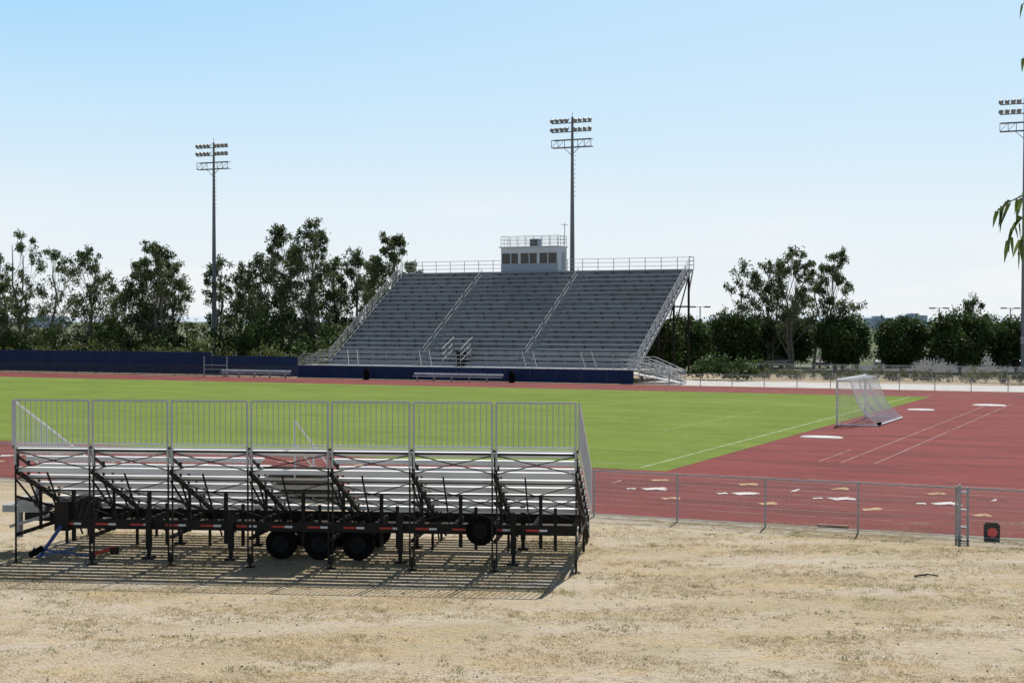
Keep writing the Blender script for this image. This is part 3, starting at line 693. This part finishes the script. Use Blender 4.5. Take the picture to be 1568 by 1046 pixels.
# ------------------------------------------------------------------ light, sky, camera
el=math.radians(50); az=math.radians(17)
sv=Vector((math.sin(az)*math.cos(el),math.cos(az)*math.cos(el),math.sin(el)))
w=bpy.data.worlds.new('World'); S.world=w; w.use_nodes=True; nt=w.node_tree; bg=nt.nodes['Background']; SS=.05
sk=nt.nodes.new('ShaderNodeTexSky'); sk.sky_type='NISHITA'; sk.sun_disc=False; sk.sun_elevation=el; sk.sun_rotation=az; sk.air_density=1.0; sk.dust_density=.4; sk.ozone_density=1.5
tc=nt.nodes.new('ShaderNodeTexCoord'); sp=nt.nodes.new('ShaderNodeSeparateXYZ'); nt.links.new(tc.outputs['Generated'],sp.inputs[0])
rp=nt.nodes.new('ShaderNodeValToRGB'); cr=rp.color_ramp
stops=[(0,(.89,.93,.955)),(.07,(.80,.90,.97)),(.14,(.60,.825,1.0)),(.22,(.38,.70,1.0)),(.5,(.19,.41,.80))]
cr.elements[0].position=0; cr.elements[0].color=(*stops[0][1],1); cr.elements[1].position=.5; cr.elements[1].color=(*stops[-1][1],1)
for p_,c_ in stops[1:-1]: e_=cr.elements.new(p_); e_.color=(*c_,1)
nt.links.new(sp.outputs[2],rp.inputs[0])
dp=nt.nodes.new('ShaderNodeVectorMath'); dp.operation='DOT_PRODUCT'; nt.links.new(tc.outputs['Generated'],dp.inputs[0]); dp.inputs[1].default_value=sv
ma=nt.nodes.new('ShaderNodeMapRange'); ma.interpolation_type='SMOOTHSTEP'; ma.inputs['From Min'].default_value=.65; ma.inputs['From Max'].default_value=.95; ma.inputs['To Max'].default_value=.8; nt.links.new(dp.outputs['Value'],ma.inputs['Value'])
m1=nt.nodes.new('ShaderNodeMix'); m1.data_type='RGBA'; nt.links.new(ma.outputs[0],m1.inputs['Factor']); nt.links.new(rp.outputs[0],m1.inputs['A']); m1.inputs['B'].default_value=(.88,.95,.99,1)
cm_=nt.nodes.new('ShaderNodeMapping'); cm_.inputs['Scale'].default_value=(3,3,16); nt.links.new(tc.outputs['Generated'],cm_.inputs[0])
cn=nt.nodes.new('ShaderNodeTexNoise'); cn.inputs['Scale'].default_value=2.2; cn.inputs['Detail'].default_value=5; nt.links.new(cm_.outputs[0],cn.inputs[0])
c1=nt.nodes.new('ShaderNodeMapRange'); c1.inputs['From Min'].default_value=.5; c1.inputs['From Max'].default_value=.7; c1.inputs['To Max'].default_value=.6; nt.links.new(cn.outputs['Fac'],c1.inputs['Value'])
c2=nt.nodes.new('ShaderNodeMapRange'); c2.inputs['From Min'].default_value=.02; c2.inputs['From Max'].default_value=.10; c2.inputs['To Min'].default_value=1; c2.inputs['To Max'].default_value=0; nt.links.new(sp.outputs[2],c2.inputs['Value'])
c3=nt.nodes.new('ShaderNodeMath'); c3.operation='MULTIPLY'; nt.links.new(c1.outputs[0],c3.inputs[0]); nt.links.new(c2.outputs[0],c3.inputs[1])
m2=nt.nodes.new('ShaderNodeMix'); m2.data_type='RGBA'; nt.links.new(c3.outputs[0],m2.inputs['Factor']); nt.links.new(m1.outputs['Result'],m2.inputs['A']); m2.inputs['B'].default_value=(.98,.97,.97,1)
sc=nt.nodes.new('ShaderNodeVectorMath'); sc.operation='SCALE'; sc.inputs['Scale'].default_value=1/SS; nt.links.new(m2.outputs['Result'],sc.inputs[0])
fz=nt.nodes.new('ShaderNodeMapRange'); fz.inputs['From Min'].default_value=.23; fz.inputs['From Max'].default_value=.42; fz.inputs['To Min'].default_value=.96; fz.inputs['To Max'].default_value=0; nt.links.new(sp.outputs[2],fz.inputs['Value'])
m3=nt.nodes.new('ShaderNodeMix'); m3.data_type='RGBA'; nt.links.new(fz.outputs[0],m3.inputs['Factor']); nt.links.new(sk.outputs[0],m3.inputs['A']); nt.links.new(sc.outputs[0],m3.inputs['B'])
nt.links.new(m3.outputs['Result'],bg.inputs[0]); bg.inputs[1].default_value=SS
sd=bpy.data.lights.new('sun','SUN'); sd.energy=5.0; sd.angle=math.radians(.5); sd.color=(1,.965,.92)
so=bpy.data.objects.new('sun',sd); S.collection.objects.link(so)
so.rotation_euler=sv.to_track_quat('Z','Y').to_euler(); so.location=(0,0,50)
cd=bpy.data.cameras.new('camera'); co=bpy.data.objects.new('camera',cd); S.collection.objects.link(co)
cd.sensor_width=36; cd.lens=2250/1568*36; cd.clip_end=20000; cd.clip_start=.1
co.location=(0,0,CAMH); co.rotation_euler=(math.radians(90)-math.atan(33/2250),0,0)
S.camera=co
S.view_settings.view_transform='Standard'; S.view_settings.look='None'; S.view_settings.exposure=0
